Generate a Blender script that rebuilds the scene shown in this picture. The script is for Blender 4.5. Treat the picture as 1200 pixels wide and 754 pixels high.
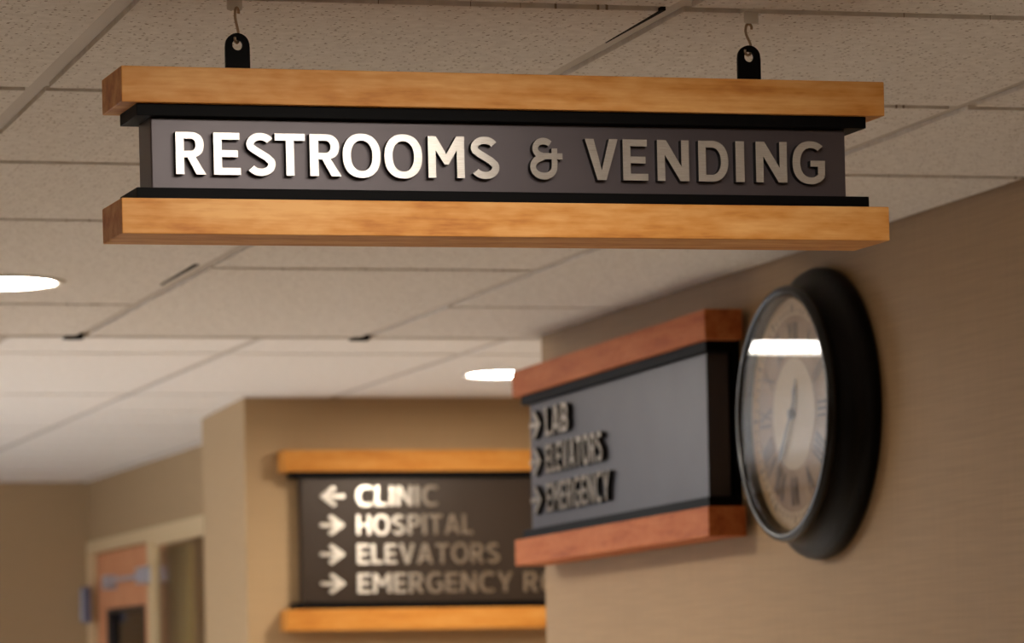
import bpy, bmesh, math, random
from mathutils import Vector, Matrix
random.seed(7)
PI = math.pi
scene = bpy.context.scene
COL = scene.collection
for o in list(bpy.data.objects): bpy.data.objects.remove(o, do_unlink=True)

# ------------------------------------------------------------------ camera
ZC = 1.60                                   # lens height above the floor
YAW, ROLL, FPX = 0.22491, -0.017359, 4282.4
cam_d = bpy.data.cameras.new('camera'); cam = bpy.data.objects.new('camera', cam_d); COL.objects.link(cam)
fw = Vector((math.sin(YAW), math.cos(YAW), 0)); rt0 = Vector((math.cos(YAW), -math.sin(YAW), 0)); up0 = Vector((0, 0, 1))
rt = rt0*math.cos(ROLL) + up0*math.sin(ROLL); up = up0*math.cos(ROLL) - rt0*math.sin(ROLL)
cam.matrix_world = Matrix(((rt.x, up.x, -fw.x, 0), (rt.y, up.y, -fw.y, 0), (rt.z, up.z, -fw.z, ZC), (0, 0, 0, 1)))
cam_d.sensor_fit = 'HORIZONTAL'; cam_d.sensor_width = 36.0
cam_d.lens = FPX/1200*36.0
cam_d.shift_x = 314.607/1200; cam_d.shift_y = 433.203/1200
cam_d.clip_start = 0.05; cam_d.clip_end = 100
cam_d.dof.use_dof = True; cam_d.dof.focus_distance = 3.95; cam_d.dof.aperture_fstop = 10.3
scene.camera = cam

# ------------------------------------------------------------------ world and exposure
w = bpy.data.worlds.new('world'); scene.world = w; w.use_nodes = True
bgn = w.node_tree.nodes['Background']; bgn.inputs[0].default_value = (0.78, 0.87, 1.0, 1); bgn.inputs[1].default_value = 3.6
vs = scene.view_settings
vs.view_transform = 'Standard'; vs.look = 'None'; vs.gamma = 1.0; vs.use_curve_mapping = False
vs.exposure = 0.85
DOWN_E, TROFFER_E, FAR_TROFFER_E = 100.0, 8.5, 14.0

# ------------------------------------------------------------------ helpers
def lin(r, g, b):
    f = lambda c: (c/255/12.92) if c/255 <= .04045 else ((c/255+.055)/1.055)**2.4
    return (f(r), f(g), f(b), 1)

def mat(name, col, rough=.6, metal=0.0, spec=.5):
    m = bpy.data.materials.new(name); m.use_nodes = True
    b = m.node_tree.nodes['Principled BSDF']
    b.inputs['Base Color'].default_value = col; b.inputs['Roughness'].default_value = rough
    b.inputs['Metallic'].default_value = metal; b.inputs['Specular IOR Level'].default_value = spec
    return m

def N(m, t, **kw):
    n = m.node_tree.nodes.new(t)
    for k, v in kw.items(): setattr(n, k, v)
    return n

def L(m, a, b): m.node_tree.links.new(a, b)

def emit(name, col, e):
    m = bpy.data.materials.new(name); m.use_nodes = True
    nt = m.node_tree; nt.nodes.clear()
    o = nt.nodes.new('ShaderNodeOutputMaterial'); s = nt.nodes.new('ShaderNodeEmission')
    s.inputs[0].default_value = col; s.inputs[1].default_value = e; nt.links.new(s.outputs[0], o.inputs[0])
    return m

def ramp(m, fac, stops):
    r = N(m, 'ShaderNodeValToRGB'); e = r.color_ramp.elements
    while len(e) < len(stops): e.new(.5)
    for el, (p, c) in zip(e, stops): el.position = p; el.color = c
    L(m, fac, r.inputs[0]); return r.outputs[0]

def coords(m, scale, kind='Object'):
    tc = N(m, 'ShaderNodeTexCoord'); mp = N(m, 'ShaderNodeMapping'); mp.inputs['Scale'].default_value = scale
    L(m, tc.outputs[kind], mp.inputs[0]); return mp.outputs[0]

def noise(m, vec, scale, detail=4, rough=.55):
    n = N(m, 'ShaderNodeTexNoise'); n.inputs['Scale'].default_value = scale; n.inputs['Detail'].default_value = detail
    n.inputs['Roughness'].default_value = rough; L(m, vec, n.inputs['Vector']); return n.outputs[0]

def bump(m, h, strength, dist):
    b = N(m, 'ShaderNodeBump'); b.inputs['Strength'].default_value = strength; b.inputs['Distance'].default_value = dist
    L(m, h, b.inputs['Height']); L(m, b.outputs[0], m.node_tree.nodes['Principled BSDF'].inputs['Normal'])

def bc(m): return m.node_tree.nodes['Principled BSDF'].inputs['Base Color']

# ------------------------------------------------------------------ materials
def wood_mat(name, c0, c1, c2, axis):
    m = mat(name, c1, .55, 0, .25)
    s = [16, 16, 16]; s[axis] = 2.2
    v = coords(m, s)
    n1 = noise(m, v, 2.2, 6, .6)
    s2 = [180, 180, 180]; s2[axis] = 7
    n2 = noise(m, coords(m, s2), 1.0, 3, .6)
    s3 = [30, 30, 30]; s3[axis] = 11
    n3 = noise(m, coords(m, s3), 3.0, 2, .5)
    mx = N(m, 'ShaderNodeMath', operation='MULTIPLY_ADD'); L(m, n2, mx.inputs[0]); mx.inputs[1].default_value = .28
    L(m, n1, mx.inputs[2])
    mx2 = N(m, 'ShaderNodeMath', operation='MULTIPLY_ADD'); L(m, n3, mx2.inputs[0]); mx2.inputs[1].default_value = .34
    L(m, mx.outputs[0], mx2.inputs[2])
    L(m, ramp(m, mx2.outputs[0], [(.56, c0), (.76, c1), (1.0, c2)]), bc(m))
    bump(m, n2, .08, .0005)
    return m

WOOD_X = wood_mat('maple_along_x', lin(166, 96, 36), lin(202, 137, 66), lin(222, 166, 100), 0)
WOOD_Y = wood_mat('maple_reddish', lin(150, 76, 36), lin(176, 98, 52), lin(192, 116, 68), 0)
WOOD_F = wood_mat('maple_honey', lin(164, 98, 30), lin(186, 122, 48), lin(198, 138, 66), 0)
for m_ in (WOOD_F, WOOD_Y):
    m_.node_tree.nodes['Principled BSDF'].inputs['Roughness'].default_value = .65; m_.node_tree.nodes['Principled BSDF'].inputs['Specular IOR Level'].default_value = .2
BLACK = mat('black_satin', lin(6, 5, 5), .6, 0, .08)
RETURN = mat('letter_return_black', lin(12, 11, 12), .5, 0, .2)
def panel_mat(name, col):
    m = mat(name, col, .38, .35, .5)
    n = noise(m, coords(m, (3, 3, 3)), 2.0, 3)
    r = N(m, 'ShaderNodeMapRange'); r.inputs['To Min'].default_value = .34; r.inputs['To Max'].default_value = .46
    L(m, n, r.inputs[0]); L(m, r.outputs[0], m.node_tree.nodes['Principled BSDF'].inputs['Roughness'])
    return m
PANEL = panel_mat('taupe_metallic_panel', lin(74, 65, 66))
PANEL_B = panel_mat('brown_panel', lin(52, 40, 30))
def alu_mat(name, metal, rough):
    m = mat(name, lin(206, 200, 190), rough, metal)
    b = m.node_tree.nodes['Principled BSDF']
    b.inputs['Anisotropic'].default_value = .85; b.inputs['Anisotropic Rotation'].default_value = .25
    t = N(m, 'ShaderNodeTangent', direction_type='RADIAL', axis='Z'); L(m, t.outputs[0], b.inputs['Tangent'])
    n = noise(m, coords(m, (60, 60, 2600)), 1.0, 2)
    L(m, ramp(m, n, [(.3, lin(186, 178, 166)), (.7, lin(216, 210, 202))]), bc(m))
    return m
ALU = alu_mat('brushed_aluminium', .62, .27)
ALU_F = alu_mat('polished_brushed_aluminium', .94, .24)
STEEL = mat('hook_steel', lin(170, 150, 125), .28, 1.0)

def tile_mat():
    m = mat('fissured_ceiling_tile', lin(214, 206, 196), .95, 0, .2)
    v = coords(m, (1, 1, 1), 'Object')
    vo = N(m, 'ShaderNodeTexVoronoi', voronoi_dimensions='2D'); vo.inputs['Scale'].default_value = 105; L(m, v, vo.inputs['Vector'])
    sep = N(m, 'ShaderNodeSeparateColor'); L(m, vo.outputs['Color'], sep.inputs[0])
    big = N(m, 'ShaderNodeMath', operation='MULTIPLY_ADD'); L(m, sep.outputs[0], big.inputs[0]); big.inputs[1].default_value = .34; big.inputs[2].default_value = -.12
    d = N(m, 'ShaderNodeMath', operation='LESS_THAN'); L(m, vo.outputs['Distance'], d.inputs[0]); L(m, big.outputs[0], d.inputs[1])
    n = noise(m, v, 60, 4)
    c = ramp(m, n, [(.3, lin(222, 217, 210)), (.7, lin(240, 236, 230))])
    mix = N(m, 'ShaderNodeMix', data_type='RGBA'); L(m, d.outputs[0], mix.inputs[0]); L(m, c, mix.inputs[6]); mix.inputs[7].default_value = lin(150, 134, 120)
    L(m, mix.outputs[2], bc(m))
    h = N(m, 'ShaderNodeMath', operation='SUBTRACT'); L(m, n, h.inputs[0]); L(m, d.outputs[0], h.inputs[1])
    bump(m, h.outputs[0], .25, .0015)
    return m
TILE = tile_mat()
TILE_PLAIN = mat('plain_ceiling_tile', lin(226, 218, 210), .9, 0, .2)
L(TILE_PLAIN, ramp(TILE_PLAIN, noise(TILE_PLAIN, coords(TILE_PLAIN, (1, 1, 1)), 50, 4), [(.3, lin(236, 232, 226)), (.7, lin(246, 242, 238))]), bc(TILE_PLAIN))
GRID = mat('grid_painted_steel', lin(194, 186, 176), .55, 0, .4)
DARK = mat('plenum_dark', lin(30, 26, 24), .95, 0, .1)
def wall_mat(name, col, k=1.0):
    m = mat(name, col, .7, 0, .3)
    n1 = noise(m, coords(m, (5, 5, 260)), 1.0, 4, .6)
    n2 = noise(m, coords(m, (240, 240, 8)), 1.0, 3, .5)
    a = N(m, 'ShaderNodeMath', operation='MULTIPLY_ADD'); L(m, n2, a.inputs[0]); a.inputs[1].default_value = .4; L(m, n1, a.inputs[2])
    f = lambda s: tuple(min(1, c*s) for c in col[:3]) + (1,)
    L(m, ramp(m, a.outputs[0], [(.45, f(1-.13*k)), (.95, f(1+.10*k))]), bc(m))
    bump(m, a.outputs[0], .25, .0008)
    return m
WALL = wall_mat('vinyl_wallcovering_beige', lin(164, 136, 102))
WALL_FAR = wall_mat('vinyl_wallcovering_tan', lin(166, 138, 102), .5)
FLOOR = mat('floor_pale_vinyl', lin(214, 206, 194), .35, 0, .5)
L(FLOOR, ramp(FLOOR, noise(FLOOR, coords(FLOOR, (1, 1, 1)), 3.0, 5), [(.3, lin(206, 198, 188)), (.7, lin(222, 214, 204))]), bc(FLOOR))
WHITE = mat('white_plastic', lin(226, 222, 214), .5)
DOORWOOD = wood_mat('door_veneer', lin(188, 122, 84), lin(206, 140, 98), lin(216, 154, 112), 2)
FRAME = mat('door_frame_cream', lin(206, 180, 138), .5)
SILVER = mat('closer_silver', lin(190, 192, 204), .35, .6)
GREYPL = mat('grey_plastic', lin(92, 92, 110), .4)
CURT = mat('olive_curtain', lin(136, 118, 62), .9)
L(CURT, ramp(CURT, noise(CURT, coords(CURT, (40, 40, 1)), 1.0, 2), [(.35, lin(116, 98, 48)), (.65, lin(150, 130, 76))]), bc(CURT))
DIAL_OUT = mat('dial_cream', lin(226, 206, 170), .6)
L(DIAL_OUT, ramp(DIAL_OUT, noise(DIAL_OUT, coords(DIAL_OUT, (1, 1, 1)), 18, 4), [(.35, lin(176, 148, 110)), (.65, lin(194, 168, 130))]), bc(DIAL_OUT))
DIAL_BAND = mat('dial_antique_tan', lin(190, 160, 118), .6)
L(DIAL_BAND, ramp(DIAL_BAND, noise(DIAL_BAND, coords(DIAL_BAND, (1, 1, 1)), 14, 5), [(.35, lin(124, 92, 58)), (.65, lin(154, 124, 88))]), bc(DIAL_BAND))
DIAL_IN = mat('dial_ivory', lin(188, 170, 140), .6)
NUMB = mat('numeral_brown', lin(58, 38, 22), .6)
HAND = mat('hand_dark', lin(36, 28, 26), .5)
CASE = mat('clock_case_black', lin(5, 4, 4), .4, 0, .15)
BEZEL = mat('clock_bezel_black', lin(6, 6, 7), .25, 0, .35)
def glass_mat(name, tint=(1, 1, 1, 1)):
    m = bpy.data.materials.new(name); m.use_nodes = True; nt = m.node_tree; nt.nodes.clear()
    o = nt.nodes.new('ShaderNodeOutputMaterial'); t = nt.nodes.new('ShaderNodeBsdfTransparent'); g = nt.nodes.new('ShaderNodeBsdfGlossy')
    t.inputs[0].default_value = tint; g.inputs['Roughness'].default_value = .02
    f = nt.nodes.new('ShaderNodeFresnel'); f.inputs[0].default_value = 1.38
    ge = nt.nodes.new('ShaderNodeNewGeometry'); mr = nt.nodes.new('ShaderNodeMapRange'); mr.inputs['To Min'].default_value = 1.38; mr.inputs['To Max'].default_value = 1/1.38
    nt.links.new(ge.outputs['Backfacing'], mr.inputs[0]); nt.links.new(mr.outputs[0], f.inputs[0])      # same reflectance on both faces of the pane
    mx = nt.nodes.new('ShaderNodeMixShader'); nt.links.new(f.outputs[0], mx.inputs[0]); nt.links.new(t.outputs[0], mx.inputs[1]); nt.links.new(g.outputs[0], mx.inputs[2])
    nt.links.new(mx.outputs[0], o.inputs[0]); return m
GLASS = glass_mat('clear_pane')
LENS_D = emit('downlight_lens', (1.0, .90, .77, 1), DOWN_E)
LENS_T = emit('troffer_lens', (1.0, .93, .85, 1), TROFFER_E)
LENS_F = emit('far_troffer_lens', (1.0, .95, .88, 1), FAR_TROFFER_E)

# ------------------------------------------------------------------ mesh helpers
def obj(name, bm, m, parent=None, smooth=False):
    me = bpy.data.meshes.new(name); bmesh.ops.recalc_face_normals(bm, faces=bm.faces[:]); bm.to_mesh(me); bm.free()
    for mm in (m if isinstance(m, (list, tuple)) else [m]): me.materials.append(mm)
    if smooth:
        for p in me.polygons: p.use_smooth = True
    o = bpy.data.objects.new(name, me); COL.objects.link(o)
    if parent: o.parent = parent
    return o

def box(bm, x0, x1, y0, y1, z0, z1):
    v = [bm.verts.new((x, y, z)) for x in (x0, x1) for y in (y0, y1) for z in (z0, z1)]
    for f in ((0, 1, 3, 2), (4, 6, 7, 5), (0, 4, 5, 1), (2, 3, 7, 6), (0, 2, 6, 4), (1, 5, 7, 3)): bm.faces.new([v[i] for i in f])

def boxo(name, b, m, parent=None, bev=0):
    bm = bmesh.new(); box(bm, *b)
    o = obj(name, bm, m, parent)
    if bev:
        md = o.modifiers.new('bevel', 'BEVEL'); md.width = bev; md.segments = 2; md.limit_method = 'ANGLE'
    return o

def boxes(name, bs, m, parent=None):
    bm = bmesh.new()
    for b in bs: box(bm, *b)
    return obj(name, bm, m, parent)

def empty(name, loc, rot=None):
    o = bpy.data.objects.new(name, None); COL.objects.link(o); o.location = loc; o.empty_display_size = .05
    if rot is not None: o.rotation_euler = rot
    return o

def tag(o, label, cat, group=None):
    o['label'] = label; o['category'] = cat
    if group: o['group'] = group
    return o

def struct(o, label=None):
    o['kind'] = 'structure'
    if label: o['label'] = label
    return o

def prism(bm, pts, y_front, y_back, mi_side=0, mi_front=0):
    """polygon in local x,z extruded along y; front (facing -y) gets its own material slot"""
    a = [bm.verts.new((x, y_front, z)) for x, z in pts]; b = [bm.verts.new((x, y_back, z)) for x, z in pts]
    f = bm.faces.new(a); f.material_index = mi_front
    bm.faces.new(b[::-1]).material_index = mi_side
    n = len(pts)
    for i in range(n):
        bm.faces.new((a[i], b[i], b[(i+1) % n], a[(i+1) % n])).material_index = mi_side

def strip(bm, A, B, yf, yb, closed, ms=0, mf=0):
    """band between two matching polylines A and B, extruded"""
    va = [bm.verts.new((x, yf, z)) for x, z in A]; vb = [bm.verts.new((x, yf, z)) for x, z in B]
    wa = [bm.verts.new((x, yb, z)) for x, z in A]; wb = [bm.verts.new((x, yb, z)) for x, z in B]
    n = len(A)
    for i in range(n if closed else n-1):
        j = (i+1) % n
        bm.faces.new((va[i], va[j], vb[j], vb[i])).material_index = mf
        bm.faces.new((wa[i], wb[i], wb[j], wa[j])).material_index = ms
        bm.faces.new((va[i], wa[i], wa[j], va[j])).material_index = ms
        bm.faces.new((vb[i], vb[j], wb[j], wb[i])).material_index = ms
    if not closed:
        for i in (0, n-1): bm.faces.new((va[i], vb[i], wb[i], wa[i])).material_index = ms

def tube(bm, pts, r, seg=8, closed=False):
    pts = [Vector(p) for p in pts]; rings = []; n = len(pts)
    ref = None
    for i, p in enumerate(pts):
        d = (pts[min(i+1, n-1)] - pts[max(i-1, 0)]).normalized()
        if ref is None: ref = d.orthogonal().normalized()
        ref = (ref - d*ref.dot(d)).normalized(); s = d.cross(ref)
        rings.append([bm.verts.new(p + (ref*math.cos(2*PI*k/seg) + s*math.sin(2*PI*k/seg))*r) for k in range(seg)])
    for a, b in zip(rings, rings[1:]):
        for k in range(seg): bm.faces.new((a[k], a[(k+1) % seg], b[(k+1) % seg], b[k]))
    bm.faces.new(rings[0][::-1]); bm.faces.new(rings[-1])

def lathe(bm, prof, seg=96, cap0=False, cap1=False):
    """profile (radius, height) turned round local z"""
    R = [[bm.verts.new((r*math.cos(2*PI*k/seg), r*math.sin(2*PI*k/seg), h)) for k in range(seg)] for r, h in prof]
    for a, b in zip(R, R[1:]):
        for k in range(seg): bm.faces.new((a[k], a[(k+1) % seg], b[(k+1) % seg], b[k]))
    if cap0: bm.faces.new(R[0][::-1])
    if cap1: bm.faces.new(R[-1])

# ------------------------------------------------------------------ lettering (own glyph shapes, cap height 1)
def arc(cx, cz, rx, rz, a0, a1, n=20, e=2.0):
    out = []
    for i in range(n+1):
        t = math.radians(a0 + (a1-a0)*i/n); c, s = math.cos(t), math.sin(t)
        out.append((cx + rx*math.copysign(abs(c)**(2/e), c), cz + rz*math.copysign(abs(s)**(2/e), s)))
    return out

def offset(pl, wdt):
    A, B = [], []; n = len(pl)
    for i in range(n):
        p0 = pl[max(i-1, 0)]; p1 = pl[min(i+1, n-1)]
        dx, dz = p1[0]-p0[0], p1[1]-p0[1]; l = math.hypot(dx, dz) or 1
        nx, nz = -dz/l, dx/l
        A.append((pl[i][0]+nx*wdt/2, pl[i][1]+nz*wdt/2)); B.append((pl[i][0]-nx*wdt/2, pl[i][1]-nz*wdt/2))
    return A, B

SV, SH = .19, .165
def glyph(ch):
    """list of ('p', points) / ('c', A, B) closed band / ('o', A, B) open band, plus natural width"""
    if ch == 'I': return [('p', [(0, 0), (SV, 0), (SV, 1), (0, 1)])], SV
    if ch == 'E': return [('p', [(0, 0), (.62, 0), (.62, SH), (SV, SH), (SV, .42), (.56, .42), (.56, .42+SH), (SV, .42+SH), (SV, 1-SH), (.60, 1-SH), (.60, 1), (0, 1)])], .62
    if ch == 'L': return [('p', [(0, 0), (.56, 0), (.56, SH), (SV, SH), (SV, 1), (0, 1)])], .56
    if ch == 'T': return [('p', [(.265, 0), (.455, 0), (.455, 1-SH), (.72, 1-SH), (.72, 1), (0, 1), (0, 1-SH), (.265, 1-SH)])], .72
    if ch == 'H': return [('p', [(0, 0), (SV, 0), (SV, .42), (.55, .42), (.55, 0), (.74, 0), (.74, 1), (.55, 1), (.55, .585), (SV, .585), (SV, 1), (0, 1)])], .74
    if ch == 'N': return [('p', [(0, 0), (0, 1), (.21, 1), (.57, .36), (.57, 1), (.75, 1), (.75, 0), (.54, 0), (.18, .64), (.18, 0)])], .75
    if ch == 'M': return [('p', [(0, 0), (0, 1), (.19, 1), (.43, .57), (.67, 1), (.86, 1), (.86, 0), (.68, 0), (.68, .66), (.475, .32), (.385, .32), (.18, .66), (.18, 0)])], .86
    if ch == 'V': return [('p', [(0, 1), (.21, 1), (.395, .24), (.58, 1), (.79, 1), (.50, 0), (.29, 0)])], .79
    if ch == 'Y': return [('p', [(0, 1), (.22, 1), (.38, .6), (.54, 1), (.76, 1), (.475, .4), (.475, 0), (.285, 0), (.285, .4)])], .76
    if ch == 'A': return [('p', [(0, 0), (.29, 1), (.52, 1), (.81, 0), (.61, 0), (.405, .76), (.20, 0)]), ('p', [(.2, .2), (.61, .2), (.565, .36), (.245, .36)])], .81
    if ch == 'O': return [('c', arc(.44, .5, .44, .53, 0, 354, 59, 2.25), arc(.44, .5, .25, .365, 0, 354, 59, 2.2))], .88
    if ch == 'C': return [('o', arc(.44, .5, .44, .53, 48, 312, 40, 2.25), arc(.46, .5, .27, .365, 52, 308, 40, 2.2))], .74
    if ch == 'G': return [('o', arc(.44, .5, .44, .53, 48, 322, 44, 2.25), arc(.45, .5, .26, .365, 52, 322, 44, 2.2)), ('p', [(.625, .24), (.80, .17), (.80, .55), (.44, .55), (.44, .405), (.625, .405)])], .80
    if ch == 'D': 
        o = [(0, 0), (0, 1), (.30, 1)] + arc(.34, .5, .42, .5, 85, -85, 20, 2.2) + [(.30, 0)]
        i = [(SV, SH), (SV, 1-SH), (.30, 1-SH)] + arc(.33, .5, .24, .335, 85, -85, 20, 2.2) + [(.30, SH)]
        return [('c', o, i)], .76
    if ch in 'PR':
        g = [('p', [(0, 0), (SV, 0), (SV, 1), (0, 1)])]
        o = [(SV-.02, 1), (.32, 1)] + arc(.36, .70, .29, .30, 80, -80, 14, 2.2) + [(.32, .40), (SV-.02, .40)]
        i = [(SV-.02, 1-.155), (.32, 1-.155)] + arc(.34, .70, .12, .145, 80, -80, 14, 2.2) + [(.32, .555), (SV-.02, .555)]
        g.append(('o', o, i))
        if ch == 'R': g.append(('p', [(.24, .46), (.43, .46), (.69, 0), (.47, 0)]))
        return g, (.69 if ch == 'R' else .65)
    if ch == 'B':
        g, _ = glyph('P')
        o = [(SV-.02, .545), (.32, .545)] + arc(.36, .275, .32, .275, 80, -80, 14, 2.2) + [(.32, 0), (SV-.02, 0)]
        i = [(SV-.02, .40), (.32, .40)] + arc(.34, .275, .15, .125, 80, -80, 14, 2.2) + [(.32, .15), (SV-.02, .15)]
        return g + [('o', o, i)], .68
    if ch == 'S':
        c = arc(.34, .735, .245, .185, 28, 200, 16) + [(.20, .60), (.34, .515), (.48, .43)] + arc(.345, .265, .255, .195, 20, -152, 16)
        A, B = offset(c, .172); return [('o', A, B)], .70
    if ch == '&':
        A, B = offset(arc(.40, .745, .24, .18, 38, 262, 18), .16)
        C, D = offset([(.42, .565)] + arc(.40, .30, .31, .225, 105, 350, 22) + [(.715, .36), (.715, .50), (.715, .75)], .165)
        return [('o', A, B), ('p', [(.36, .485), (.95, .485), (.95, .635), (.36, .635)]), ('o', C, D)], .95
    if ch == '>': return [('p', [(0, .41), (0, .59), (.62, .59), (.32, .88), (.46, 1.02), (1, .5), (.46, -.02), (.32, .12), (.62, .41)])], 1.0
    if ch == '<': return [('p', [(1-x, z) for x, z in glyph('>')[0][0][1]][::-1])], 1.0
    return [], .3

def letter(name, ch, x0, x1, z0, cap, yf, depth, mats, parent):
    """one raised letter: local x from x0 to x1, baseline z0, face at y = yf (facing -y)"""
    els, wd = glyph(ch); sx = (x1-x0)/wd
    T = lambda pl: [(x0+x*sx, z0+z*cap) for x, z in pl]
    bm = bmesh.new()
    for k, e in enumerate(els):
        y = yf - k*3e-5
        if e[0] == 'p': prism(bm, T(e[1]), y, yf+depth, 1, 0)
        else: strip(bm, T(e[1]), T(e[2]), y, yf+depth, e[0] == 'c', 1, 0)
    return obj(name, bm, mats, parent)

def text_row(s, x0, width, z0, cap, yf, depth, mats, parent, gap=.115, space=.34):
    nat = 0
    for i, c in enumerate(s): nat += (space if c == ' ' else glyph(c)[1]) + (gap if i < len(s)-1 else 0)
    k = width/nat; x = x0
    for c in s:
        wd = space if c == ' ' else glyph(c)[1]
        if c != ' ': letter('letter', c, x, x+wd*k, z0, cap, yf, depth, mats, parent)
        x += (wd+gap)*k

# ================================================================== setting
H1 = ZC + .7427            # near ceiling
H2 = ZC + .835             # raised ceiling beyond the step
XW = 2.3695
TOP = 2.75
T = .6096; GX = .76528; GY = 3.81224
YE = GY + 6*T + .012       # edge of the near ceiling

struct(boxo('floor', (-1.35, 6.2, -2.2, 21.0, -.1, 0), FLOOR))
struct(boxo('wall_right', (XW, 6.2, -2.2, 7.452, 0, TOP), WALL))
bm = bmesh.new()
fp = [(2.331, 10.12), (6.2, 10.12), (6.2, 10.93), (2.384, 10.93)]
va = [bm.verts.new((x, y, 0)) for x, y in fp]; vb = [bm.verts.new((x, y, TOP)) for x, y in fp]
bm.faces.new(va); bm.faces.new(vb)
for k in range(4): bm.faces.new((va[k], va[(k+1) % 4], vb[(k+1) % 4], vb[k]))
struct(obj('wall_far', bm, WALL_FAR))
lw0, lw1, lz0, lz1 = 9.4, 12.6, .8, 2.25
struct(boxes('wall_left', [(-1.35, -1.2, -2.2, lw0, 0, TOP), (-1.35, -1.2, lw1, 21.0, 0, TOP), (-1.35, -1.2, lw0, lw1, 0, lz0), (-1.35, -1.2, lw0, lw1, lz1, TOP)], WALL_FAR))
w3 = struct(boxes('window_added', [(-1.32, -1.25, lw0, lw0+.05, lz0, lz1), (-1.32, -1.25, lw1-.05, lw1, lz0, lz1), (-1.32, -1.25, lw0+.05, lw1-.05, lz0, lz0+.05), (-1.32, -1.25, lw0+.05, lw1-.05, lz1-.05, lz1)], WHITE))  # unseen window, added to throw cool light on the far walls
for a, b in ((lw0+.05, 10.975), (11.025, lw1-.05)): boxo('pane', (-1.29, -1.284, a, b, lz0+.05, lz1-.05), GLASS, w3)
boxo('mullion', (-1.32, -1.25, 10.975, 11.025, lz0+.05, lz1-.05), WHITE, w3)
struct(boxo('wall_back', (-1.2, XW, -2.2, -2.05, 0, TOP), WALL_FAR))
struct(boxo('wall_corridor', (6.05, 6.2, 7.452, 10.12, 0, TOP), WALL_FAR))
ye = 14.2
struct(boxo('wall_end', (1.55, 2.80, ye, 21.0, 0, TOP), WALL_FAR))          # unseen corridor added past it, left unlit to darken reflections
struct(boxo('wall_end_added', (-1.2, 1.55, 20.8, 21.0, 0, TOP), WALL_FAR))  # closes the added dark corridor, out of view
# door wall
XD = 2.632
dj0, dj1 = 12.02, 14.145   # frame opening (sidelight + door)
dtop = ZC + .55
struct(boxes('wall_door', [(XD, 2.80, 10.93, dj0-.05, 0, TOP), (XD, 2.80, dj1+.04, 14.2, 0, TOP), (XD, 2.80, dj0-.05, dj1+.04, dtop+.045, TOP)], WALL_FAR))
struct(boxes('wall_room', [(4.0, 4.1, 10.93, 14.4, 0, TOP), (2.80, 4.0, 14.3, 14.4, 0, TOP)], WALL_FAR))

# ceilings: a dark deck carries tiles and grid
def ceiling(name, xs, ys, z, cells_skip, tilemat, holes, merged, region, tegular=.0055):
    x0, x1, y0, y1 = region
    root = struct(boxo(name, (x0, x1, y0, y1, z+.16, z+.20), DARK))
    cache = {}
    fl = .012
    def tile(ax, bx, ay, by, hole=None):
        cx, cy = (ax+bx)/2, (ay+by)/2; wx, wy = bx-ax-2*fl-.002, by-ay-2*fl-.002
        key = (round(wx, 4), round(wy, 4), hole and (round(hole[0]-cx, 3), round(hole[1]-cy, 3)))
        if key not in cache:
            bm = bmesh.new()
            if not hole: box(bm, -wx/2, wx/2, -wy/2, wy/2, 0, .018)
            else:
                hx, hy, hr = hole[0]-cx, hole[1]-cy, hole[2]; n = 40
                sq, ci = [], []
                for k in range(n):
                    a = 2*PI*k/n; c, s = math.cos(a), math.sin(a)
                    tx = ((wx/2-hx)/c if c > 1e-6 else (-wx/2-hx)/c if c < -1e-6 else 1e9)
                    ty = ((wy/2-hy)/s if s > 1e-6 else (-wy/2-hy)/s if s < -1e-6 else 1e9)
                    t = min(tx, ty); sq.append((hx+c*t, hy+s*t)); ci.append((hx+c*hr, hy+s*hr))
                for cxn in ((-wx/2, -wy/2), (wx/2, -wy/2), (wx/2, wy/2), (-wx/2, wy/2)):
                    i = min(range(n), key=lambda i: (sq[i][0]-cxn[0])**2+(sq[i][1]-cxn[1])**2); sq[i] = cxn
                va = [bm.verts.new((x, y, 0)) for x, y in sq]; vb = [bm.verts.new((x, y, 0)) for x, y in ci]
                ua = [bm.verts.new((x, y, .018)) for x, y in sq]; ub = [bm.verts.new((x, y, .018)) for x, y in ci]
                for k in range(n):
                    j = (k+1) % n
                    for q in ((va[k], va[j], vb[j], vb[k]), (ua[k], ub[k], ub[j], ua[j]), (va[k], ua[k], ua[j], va[j]), (vb[k], vb[j], ub[j], ub[k])): bm.faces.new(q)
            o = obj('ceiling_tile', bm, tilemat, root); cache[key] = o.data
        else:
            o = bpy.data.objects.new('ceiling_tile', cache[key]); COL.objects.link(o); o.parent = root
        o.location = (cx, cy, z+random.uniform(-.0003, .0003))
    n, m = len(xs)-1, len(ys)-1
    done = set()
    for i in range(n):
        for j in range(m):
            if (i, j) in done or (i, j) in cells_skip: continue
            j1 = j+1
            if (i, j) in merged: j1 = j+2; done.add((i, j+1))
            h = None
            for hh in holes:
                if xs[i] < hh[0] < xs[i+1] and ys[j] < hh[1] < ys[j1]: h = hh
            tile(xs[i], xs[i+1], ys[j], ys[j1], h)
    zb = z+tegular
    for i in range(1, n):
        boxes('grid_runner', [(xs[i]-fl, xs[i]+fl, ys[0], ys[-1], zb, zb+.0015), (xs[i]-.0015, xs[i]+.0015, ys[0], ys[-1], zb+.0015, zb+.04)], GRID, root)
    for i in range(n):
        for j in range(1, m):
            if (i, j-1) in merged: continue
            a, b = xs[i]+(fl if i else 0), xs[i+1]-(fl if i < n-1 else 0)
            boxes('cross_tee', [(a, b, ys[j]-fl, ys[j]+fl, zb, zb+.0015), (a, b, ys[j]-.0015, ys[j]+.0015, zb+.0015, zb+.035)], GRID, root)
    return root

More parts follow.
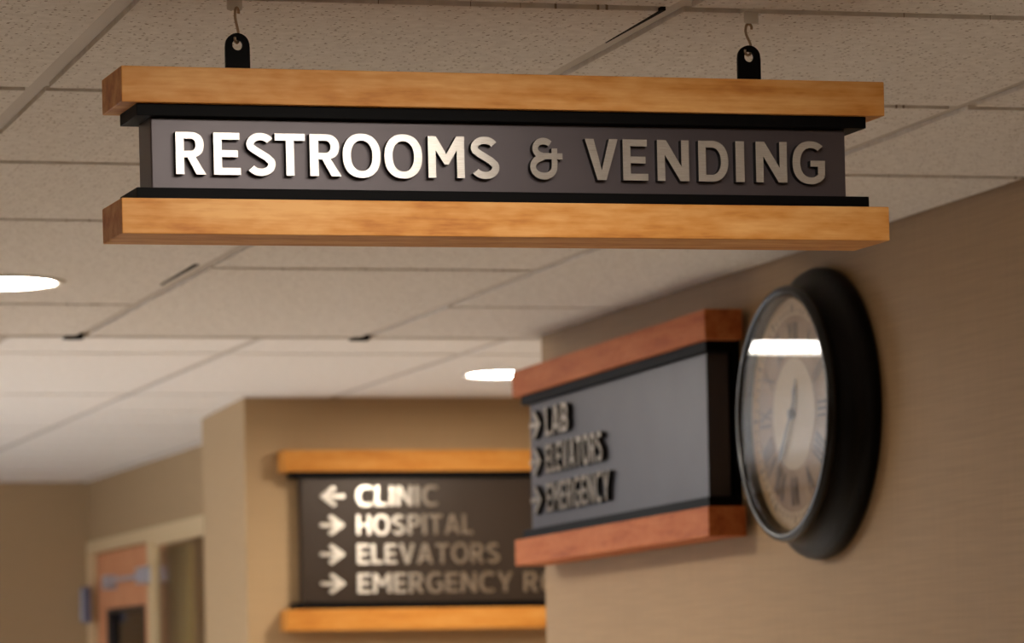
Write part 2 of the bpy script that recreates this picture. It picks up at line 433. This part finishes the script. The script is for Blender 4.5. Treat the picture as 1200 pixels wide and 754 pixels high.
xs1 = [-1.2] + [GX+k*T for k in range(-3, 3)] + [XW]
DY = .16
ys1 = [-2.05] + [GY+j*T+(DY if j < 0 else 0) for j in range(-9, 7)]
ix = {-4: 0}
LANE1, LANE2, LANE3 = 4, 5, 6     # lanes left of L2, between L2 and L3, right of L3
J = lambda j: j+10                # grid line Cj -> index in ys1
skip1 = set()
holes1 = [(1.052, 6.50, .104)]
merged1 = {(LANE1, J(3)), (LANE2, J(4)), (LANE2, J(2)), (3, J(1)), (3, J(3)), (LANE3, J(3))}
# troffer openings (out of the picture, in front of the sign and behind the camera)
TRN = [(GX, GX+T, GY-2*T+DY, GY-T+DY), (GX, GX+T, GY-7*T+DY, GY-6*T+DY)]
for a, b, c, d in TRN:
    for i in range(len(xs1)-1):
        for j in range(len(ys1)-1):
            if xs1[i] > a-.01 and xs1[i+1] < b+.01 and ys1[j] > c-.01 and ys1[j+1] < d+.01: skip1.add((i, j))
ceil1 = ceiling('ceiling', xs1, ys1, H1, skip1, TILE, holes1, merged1, (-1.2, XW, -2.05, YE))
# edge trim and fascia of the step up
boxo('edge_trim', (-1.2, XW, YE-.024, YE, H1-.002, H1+.20), GRID, ceil1)
boxo('grid_end_clip', (GX+T-.035, GX+T+.004, YE-.026, YE+.004, H1-.006, H1+.01), BLACK, ceil1)
boxo('grid_end_clip', (GX+2*T-.03, GX+2*T+.008, YE-.026, YE+.004, H1-.006, H1+.01), BLACK, ceil1)
# solid dark strips standing in for shaded gaps beside the second runner
def shade_strip(x, ya, yb, wa, wb):
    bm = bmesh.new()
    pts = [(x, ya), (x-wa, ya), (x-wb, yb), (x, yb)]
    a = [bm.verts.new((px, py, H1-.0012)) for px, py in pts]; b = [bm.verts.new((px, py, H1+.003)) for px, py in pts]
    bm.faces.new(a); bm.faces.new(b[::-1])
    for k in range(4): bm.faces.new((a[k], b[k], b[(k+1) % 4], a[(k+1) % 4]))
    obj('tile_gap_shade', bm, DARK, ceil1)
shade_strip(GX+T-.012, 3.815, 4.02, .0055, .001)
shade_strip(GX+T-.022, 6.20, 6.52, .009, .004)

xs2 = [-1.2] + [GX+k*T for k in range(-3, 9)] + [6.05]
ys2 = [YE, 7.59, 8.20, 8.81, 9.42, 10.03, 10.64, 11.25, 11.86, 12.47, 13.08, 13.69, 14.2]
holes2 = [(2.872, 9.35, .104), (-.2, 11.0, .104), (4.5, 8.4, .104), (3.5, 12.4, .104)]
skip2 = {(i, 2) for i in range(len(xs2)-1) if xs2[i] > GX-T-.01 and xs2[i+1] < GX+T+.01}
merged2 = {(6, 3), (7, 3), (8, 3), (5, 3), (5, 5)}
ceil2 = ceiling('ceiling', xs2, ys2, H2, skip2, TILE_PLAIN, holes2, merged2, (-1.2, 6.05, YE, 14.2), .002)

xs3 = [-1.2] + [GX+k*T for k in range(-3, 2)] + [1.55]
ceil3 = ceiling('ceiling', xs3, [14.2+k*T for k in range(11)] + [20.8], H2, set(), TILE_PLAIN, [], set(), (-1.2, 1.55, 14.2, 20.8), .002)  # ceiling of the added unlit corridor

# ================================================================== light fittings
def downlight(x, y, z, label, grp):
    r = empty('recessed_downlight', (x, y, z)); tag(r, label, 'downlight', grp)
    bm = bmesh.new(); lathe(bm, [(.100, .03), (.100, -.001), (.103, -.004), (.116, -.004), (.118, -.001), (.118, .0)], 48); obj('trim_ring', bm, WHITE, r, True)
    bm = bmesh.new(); lathe(bm, [(.0995, .002), (.0995, .012)], 48, True, True); obj('lens', bm, LENS_D, r)
    return r
downlight(1.052, 6.50, H1, 'round recessed downlight glowing white at the left edge of the ceiling', 'recessed ceiling downlights')
downlight(2.872, 9.35, H2, 'round recessed downlight glowing in the farther ceiling, beside the wall sign', 'recessed ceiling downlights')

downlight(-.2, 11.0, H2, 'unseen round downlight added to brighten the far corridor past the light panel', 'recessed ceiling downlights')  # added lamp out of view, lifts the far walls
downlight(4.5, 8.4, H2, 'round recessed downlight in the crossing corridor on the right', 'recessed ceiling downlights')

downlight(3.5, 12.4, H2, 'unseen round downlight added to brighten the room behind the far door', 'recessed ceiling downlights')  # added lamp, lightens what shows through the door glass

def troffer(a, b, c, d, z, lens, label):
    r = empty('ceiling_light_panel', ((a+b)/2, (c+d)/2, z)); tag(r, label, 'ceiling light', 'rectangular ceiling light panels')
    wx, wy = (b-a)/2-.013, (d-c)/2-.013; e = .014
    boxes('frame', [(-wx, wx, -wy, -wy+e, 0, .03), (-wx, wx, wy-e, wy, 0, .03), (-wx, -wx+e, -wy+e, wy-e, 0, .03), (wx-e, wx, -wy+e, wy-e, 0, .03)], WHITE, r)
    boxo('diffuser', (-wx+e, wx-e, -wy+e, wy-e, .008, .016), lens, r)
troffer(*TRN[0], H1, LENS_T, 'rectangular ceiling light panel in front of the hanging sign')
troffer(*TRN[1], H1, LENS_T, 'unseen rectangular ceiling light panel added behind the viewer')  # added fill panel out of view, brightens the near ceiling
troffer(GX-T, GX+T, 8.20, 8.81, H2, LENS_F, 'rectangular ceiling light panel past the ceiling step')

# ================================================================== hanging sign
SC = (1.1705, GY, ZC+.4834); PSI, RHO = .0339, -.0059
a_ = Vector((math.cos(PSI)*math.cos(RHO), math.sin(PSI)*math.cos(RHO), -math.sin(RHO))); n_ = Vector((-math.sin(PSI), math.cos(PSI), 0)); u_ = a_.cross(n_)
M_SIGN = Matrix(((a_.x, n_.x, u_.x, SC[0]), (a_.y, n_.y, u_.y, SC[1]), (a_.z, n_.z, u_.z, SC[2]), (0, 0, 0, 1)))
sign = empty('hanging_sign', (0, 0, 0)); sign.matrix_world = M_SIGN
tag(sign, 'hanging RESTROOMS & VENDING sign with two maple bars and a taupe panel', 'sign')
D = .0931; F0 = -D/2
boxo('wood_bar', (-.4329, .4329, F0, -F0, .1380, .1759), WOOD_X, sign, .0012)
boxo('wood_bar', (-.4356, .4357, F0, -F0, 0, .0376), WOOD_X, sign, .0012)
boxo('black_rail', (-.4155, .4135, F0+.0075, -F0-.0075, .1252, .1380), BLACK, sign, .0006)
boxo('black_rail', (-.4172, .4152, F0+.0075, -F0-.0075, .0376, .0497), BLACK, sign, .0006)
boxo('panel', (-.3982, .3933, F0+.0194, -F0-.0194, .0497, .1252), PANEL, sign, .0015)
LET = [('R', -.3733, -.3408), ('E', -.3321, -.3027), ('S', -.2966, -.2638), ('T', -.2650, -.2316), ('R', -.2265, -.1918), ('O', -.1900, -.1479), ('O', -.1436, -.1013), ('M', -.0945, -.0536), ('S', -.0467, -.0135), ('&', .0206, .0582), ('V', .0841, .1221), ('E', .1277, .1567), ('N', .1676, .2045), ('D', .2156, .2507), ('I', .2593, .2695), ('N', .2832, .3200), ('G', .3265, .3651)]
for ch, x0, x1 in LET:
    letter('letter', ch, x0, x1, .0645, .0446, F0+.0194-.008, .008, [ALU, RETURN], sign)
for sx in (-.2943, .2922):
    # hanging tab with a round top and an eye; the band runs from outline to eye
    rr = .0132; zc_ = .2078; n = 36; out = []; eye = []
    for k in range(n):
        t = 2*PI*k/n; c, s = math.cos(t), math.sin(t)
        if s >= 0: out.append((sx+rr*c, zc_+rr*s))
        else:
            q = min(rr*1.02/abs(c) if abs(c) > 1e-6 else 1e9, (zc_-.1755)/abs(s)); out.append((sx+q*c, zc_+q*s))
        eye.append((sx+.0058*c, zc_+.0005+.0058*s))
    bm = bmesh.new(); strip(bm, out, eye, -.002, .002, True); obj('hanging_tab', bm, BLACK, sign)

# S-hooks and the ceiling clips they hang from
def s_hook(sx, tilt, label):
    top = M_SIGN @ Vector((sx, 0, .2078+.0058)); r = empty('s_hook', top); tag(r, label, 'hook', 'steel hooks above the hanging sign')
    r.rotation_euler = (0, 0, tilt)
    pts = []
    zt = H1-.0148-top.z                                   # eye of the clip
    lo, hi = 0.0005, zt
    for i in range(13):                                   # lower bend through the tab's eye
        t = math.radians(-200+200*i/12); pts.append((.0042*math.cos(t)-.0010, -.0035*math.sin(t*.5)*0, lo+.0005+.0042*math.sin(t)))
    mid_ = (lo+hi)/2
    for i in range(1, 8):
        k = i/7; pts.append((.0032-.0064*(k*k*(3-2*k))+.0012*math.sin(2*PI*k), 0, lo+.001+(hi-lo-.003)*k))
    for i in range(1, 11):                                # upper bend
        t = math.radians(180-200*i/10); pts.append((.0010+.0042*math.cos(t), 0, hi-.002+.0042*math.sin(t)))
    bm = bmesh.new(); tube(bm, pts, .0015, 10); obj('wire', bm, STEEL, r, True)
    p = Vector((top.x, GY, H1))
    c = empty('ceiling_clip', p); tag(c, label.replace('steel S-hook', 'white plastic ceiling clip holding the hook'), 'clip', 'ceiling clips above the hanging sign')
    boxes('saddle', [(-.0085, .0085, -.014, .014, -.0012, .0035)], WHITE, c)
    bm = bmesh.new()
    out = [(-.0085, -.0012), (.0085, -.0012), (.0085, -.0125), (.0070, -.0138), (-.0070, -.0138), (-.0085, -.0125)]
    prism(bm, out, -.0004, .0004); obj('hanging_eye', bm, WHITE, c)
s_hook(-.2943, .9, 'steel S-hook above the word RESTROOMS')
s_hook(.2922, .35, 'steel S-hook above the word VENDING')

# ================================================================== wall signs
PANEL_2 = panel_mat('slate_metallic_panel', lin(60, 55, 58))
def wall_sign(name, width, zb, zt, bar, depth, panelmat, woodmat, label, world):
    """local x along the sign, -y out of the wall, z up; front of the bars at y = 0"""
    s = empty(name, (0, 0, 0)); s.matrix_world = world; tag(s, label, 'sign', 'wall mounted direction signs')
    boxo('wood_bar', (0, width, 0, depth, zt-bar, zt), woodmat, s, .0015)
    boxo('wood_bar', (0, width, 0, depth, zb, zb+bar), woodmat, s, .0015)
    boxo('black_rail', (.026, width-.026, .011, depth-.004, zt-bar-.019, zt-bar), BLACK, s, .0008)
    boxo('black_rail', (.026, width-.026, .011, depth-.004, zb+bar, zb+bar+.019), BLACK, s, .0008)
    boxo('panel', (.054, width-.054, .022, depth-.008, zb+bar+.019, zt-bar-.019), panelmat, s, .002)
    return s
# sign on the right hand wall (faces -X); local x runs from the far end to the near end (-Y)
tl = .008
FX = 2.285; depth2 = XW-.012-FX
M2 = Matrix.Translation((FX, 7.392, ZC)) @ Matrix(((0, 1, 0, 0), (-1, 0, 0, 0), (0, 0, 1, 0), (0, 0, 0, 1))) @ Matrix.Rotation(-tl, 4, 'Y')
s2 = wall_sign('wall_sign', 1.178, .2540, .6640, .0545, depth2, PANEL_2, WOOD_Y, 'maple and taupe direction sign on the right wall beside the clock', M2)
boxo('backing_board', (.05, 1.128, depth2, depth2+.012, .28, .64), BLACK, s2)
cap2 = .0585
for txt, zb, wd in (('LAB', .513, .150), ('ELEVATORS', .4365, .365), ('EMERGENCY', .3565, .405)):
    letter('arrow', '>', .082, .158, zb, cap2, .022-.011, .011, [ALU_F, RETURN], s2)
    text_row(txt, .190, wd, zb, cap2, .022-.011, .011, [ALU_F, RETURN], s2)
# sign on the far wall (faces -Y)
k3 = 10.05/10.1
M3 = Matrix.Translation((2.4265, 10.045, ZC))
s3 = wall_sign('wall_sign', 1.16, .1675, .6795, .0605, .075, PANEL_B, WOOD_F, 'maple and brown CLINIC and HOSPITAL direction sign on the far wall', M3)
for txt, zc_, wd, ar in (('CLINIC', .549, .242, '<'), ('HOSPITAL', .467, .344, '>'), ('ELEVATORS', .384, .424, '>'), ('EMERGENCY ROOM', .3005, .76, '>')):
    z0 = zc_-.0285
    letter('arrow', ar, .105, .180, z0, .057, .015, .007, [ALU_F, RETURN], s3)
    if ' ' in txt:
        text_row('EMERGENCY', .2135, .461, z0, .057, .015, .007, [ALU_F, RETURN], s3)
        text_row('ROOM', .706, .235, z0, .057, .015, .007, [ALU_F, RETURN], s3)
    else: text_row(txt, .2135, wd, z0, .057, .015, .007, [ALU_F, RETURN], s3)

# ================================================================== wall clock (faces -X)
CK = Matrix.Translation((XW, 5.860, ZC+.456)) @ Matrix(((0, 0, -1, 0), (-1, 0, 0, 0), (0, 1, 0, 0), (0, 0, 0, 1)))   # local x right, y up, z out of the wall
clock = empty('wall_clock', (0, 0, 0)); clock.matrix_world = CK
tag(clock, 'large round black framed wall clock with antique cream dial', 'clock')
bm = bmesh.new()
lathe(bm, [(.235, 0), (.246, .002), (.2490, .010), (.2490, .020), (.245, .029), (.235, .035), (.224, .041), (.217, .050), (.215, .060), (.2155, .066)], 96, True); obj('case', bm, CASE, clock, True)
bm = bmesh.new()
lathe(bm, [(.2155, .064), (.2180, .067), (.2190, .074), (.2170, .080), (.212, .0835), (.206, .083), (.2015, .079), (.1995, .072), (.1995, .056)], 96); obj('bezel', bm, BEZEL, clock, True)
def ring(name, r0, r1, z, m, seg=96):
    bm = bmesh.new()
    if r0 == 0: lathe(bm, [(r1, z-.003), (r1, z)], seg, True, True)
    else: lathe(bm, [(r0, z-.003), (r0, z), (r1, z), (r1, z-.003), (r0, z-.003)], seg)
    return obj(name, bm, m, clock)
ring('dial', 0, .200, .058, DIAL_BAND)
ring('minute_ring', .168, .1985, .0586, DIAL_OUT)
ring('dial_centre', 0, .095, .0589, DIAL_IN)
bm = bmesh.new()
for k in range(60):
    a = 2*PI*k/60; l0, l1, hw = .171, (.186 if k % 5 == 0 else .180), (.0026 if k % 5 == 0 else .0014)
    c, s = math.cos(a), math.sin(a)
    for z in (0,):
        q = [(l0, -hw), (l1, -hw), (l1, hw), (l0, hw)]
        v = [bm.verts.new((c*x-s*y, s*x+c*y, .0592)) for x, y in q]; u2 = [bm.verts.new((c*x-s*y, s*x+c*y, .0584)) for x, y in q]
        bm.faces.new(v); bm.faces.new(u2[::-1])
        for i in range(4): bm.faces.new((v[i], u2[i], u2[(i+1) % 4], v[(i+1) % 4]))
mt = obj('minute_marks', bm, NUMB, clock)
ROM = ['XII', 'I', 'II', 'III', 'IIII', 'V', 'VI', 'VII', 'VIII', 'IX', 'X', 'XI']
WID = {'I': .011, 'V': .024, 'X': .024}
for h, txt in enumerate(ROM):
    a = -2*PI*h/12; tot = sum(WID[c] for c in txt); x = -tot/2
    r0, r1 = .108, .156
    bm = bmesh.new()
    def bar(xa, xb, wd_, dz):
        pts = [(xa-wd_/2, r0), (xa+wd_/2, r0), (xb+wd_/2, r1), (xb-wd_/2, r1)]
        f = lambda p: (p[0]*math.cos(a)-p[1]*math.sin(a), p[0]*math.sin(a)+p[1]*math.cos(a))
        v = [bm.verts.new((*f(p), .0592+dz)) for p in pts]; u2 = [bm.verts.new((*f(p), .0584)) for p in pts]
        bm.faces.new(v); bm.faces.new(u2[::-1])
        for i in range(4): bm.faces.new((v[i], u2[i], u2[(i+1) % 4], v[(i+1) % 4]))
    for c in txt:
        w_ = WID[c]; m_ = x+w_/2
        if c == 'I': bar(m_, m_, .0062, 0)
        if c == 'V': bar(m_, m_-.008, .0066, 0); bar(m_, m_+.008, .003, 2e-5)
        if c == 'X': bar(m_+.008, m_-.008, .0066, 0); bar(m_-.008, m_+.008, .003, 2e-5)
        x += w_
    obj('numeral', bm, NUMB, clock)
def hand(name, ang, length, tail, wd, z):
    a = -math.radians(ang); f = lambda x, y: (x*math.cos(a)-y*math.sin(a), x*math.sin(a)+y*math.cos(a))
    pts = [(-wd*.6, -tail), (wd*.6, -tail), (wd, 0), (wd*.9, length*.45), (wd*1.9, length*.62), (wd*.5, length*.82), (0, length), (-wd*.5, length*.82), (-wd*1.9, length*.62), (-wd*.9, length*.45), (-wd, 0)]
    bm = bmesh.new(); v = [bm.verts.new((*f(*p), z+.0012)) for p in pts]; u2 = [bm.verts.new((*f(*p), z)) for p in pts]
    bm.faces.new(v); bm.faces.new(u2[::-1]); n = len(pts)
    for i in range(n): bm.faces.new((v[i], u2[i], u2[(i+1) % n], v[(i+1) % n]))
    obj(name, bm, HAND, clock)
hand('hour_hand', 18, .062, .012, .0036, .0622)
hand('minute_hand', 216, .124, .034, .0034, .0645)
bm = bmesh.new(); lathe(bm, [(.008, .059), (.008, .067), (.005, .069)], 24, False, True); obj('hand_hub', bm, HAND, clock)
bm = bmesh.new(); lathe(bm, [(.1995, .0765), (.1995, .0785)], 96, True, True); obj('glass', bm, GLASS, clock)

# ================================================================== door, sidelight and fittings in the side wall
DZ = dtop
frame = struct(boxes('door_1', [(XD-.010, XD+.018, dj1, dj1+.115, 0, DZ+.045), (XD-.010, XD+.018, dj0-.05, dj1, DZ, DZ+.045), (XD-.010, XD+.018, 12.925, 12.995, 0, DZ), (XD-.010, XD+.018, dj0-.05, dj0, 0, DZ)], FRAME))
leaf = boxes('door_leaf', [(XD+.02, XD+.065, 12.998, 13.19, .01, DZ-.004), (XD+.02, XD+.065, 13.92, 14.142, .01, DZ-.004), (XD+.02, XD+.065, 13.19, 13.92, ZC+.325, DZ-.004), (XD+.02, XD+.065, 13.19, 13.92, .01, .95)], DOORWOOD, frame)
boxes('glass_stop', [(XD+.015, XD+.07, 13.19, 13.205, .95, ZC+.325), (XD+.015, XD+.07, 13.905, 13.92, .95, ZC+.325), (XD+.015, XD+.07, 13.205, 13.905, ZC+.31, ZC+.325), (XD+.015, XD+.07, 13.205, 13.905, .95, .965)], HAND, leaf)
boxo('door_glass', (XD+.038, XD+.044, 13.205, 13.905, .965, ZC+.31), glass_mat('door_pane', (.35, .33, .34, 1)), leaf)
bm = bmesh.new(); tube(bm, [(XD-.03, 13.1, 1.0), (XD+.02, 13.1, 1.0)], .012, 10); tube(bm, [(XD-.03, 13.1, 1.0), (XD-.03, 13.24, 1.0)], .010, 10); obj('door_handle', bm, SILVER, leaf, True)
boxo('door_closer', (XD-.028, XD+.018, 12.93, 13.13, ZC+.398, ZC+.458), SILVER, frame, .004)
bm = bmesh.new(); tube(bm, [(XD-.022, 13.05, ZC+.425), (XD-.034, 13.4, ZC+.425), (XD-.010, 13.78, ZC+.428)], .008, 8); obj('closer_arm', bm, SILVER, frame, True)
boxo('closer_shoe', (XD-.018, XD+.02, 13.74, 13.84, ZC+.40, ZC+.452), SILVER, frame, .003)
wn = struct(boxes('window_2', [(XD, XD+.018, dj0, dj0+.02, .1, DZ), (XD, XD+.018, 12.913, 12.925, .1, DZ), (XD, XD+.018, dj0+.02, 12.913, DZ-.02, DZ), (XD, XD+.018, dj0+.02, 12.913, .1, .12)], FRAME))
boxo('pane', (XD+.006, XD+.012, dj0+.02, 12.913, .12, DZ-.02), GLASS, wn)
# gathered curtain behind the sidelight
bm = bmesh.new(); y0, y1, n = 12.82, 13.42, 60; prof = []
for i in range(n+1):
    y = y0+(y1-y0)*i/n; prof.append((XD+.10+.022*math.sin(i*2*PI/8.5)+.01*math.sin(i*.31), y))
A = [bm.verts.new((x, y, .2)) for x, y in prof]; B = [bm.verts.new((x, y, DZ-.02)) for x, y in prof]
for i in range(n): bm.faces.new((A[i], A[i+1], B[i+1], B[i]))
cu = obj('curtain', bm, CURT, None, True); md = cu.modifiers.new('thick', 'SOLIDIFY'); md.thickness = .003
tag(cu, 'olive gathered curtain hanging behind the sidelight next to the door', 'curtain')
# small grey box on the left jamb of the door
g = empty('wall_box', (XD-.018, 14.15, ZC+.277)); tag(g, 'small grey box fixed beside the far door frame', 'wall box')
boxo('housing', (-.026, .006, -.05, .0, 0, .143), GREYPL, g, .004)
boxo('cover', (-.031, -.026, -.044, -.006, .01, .133), SILVER, g, .002)
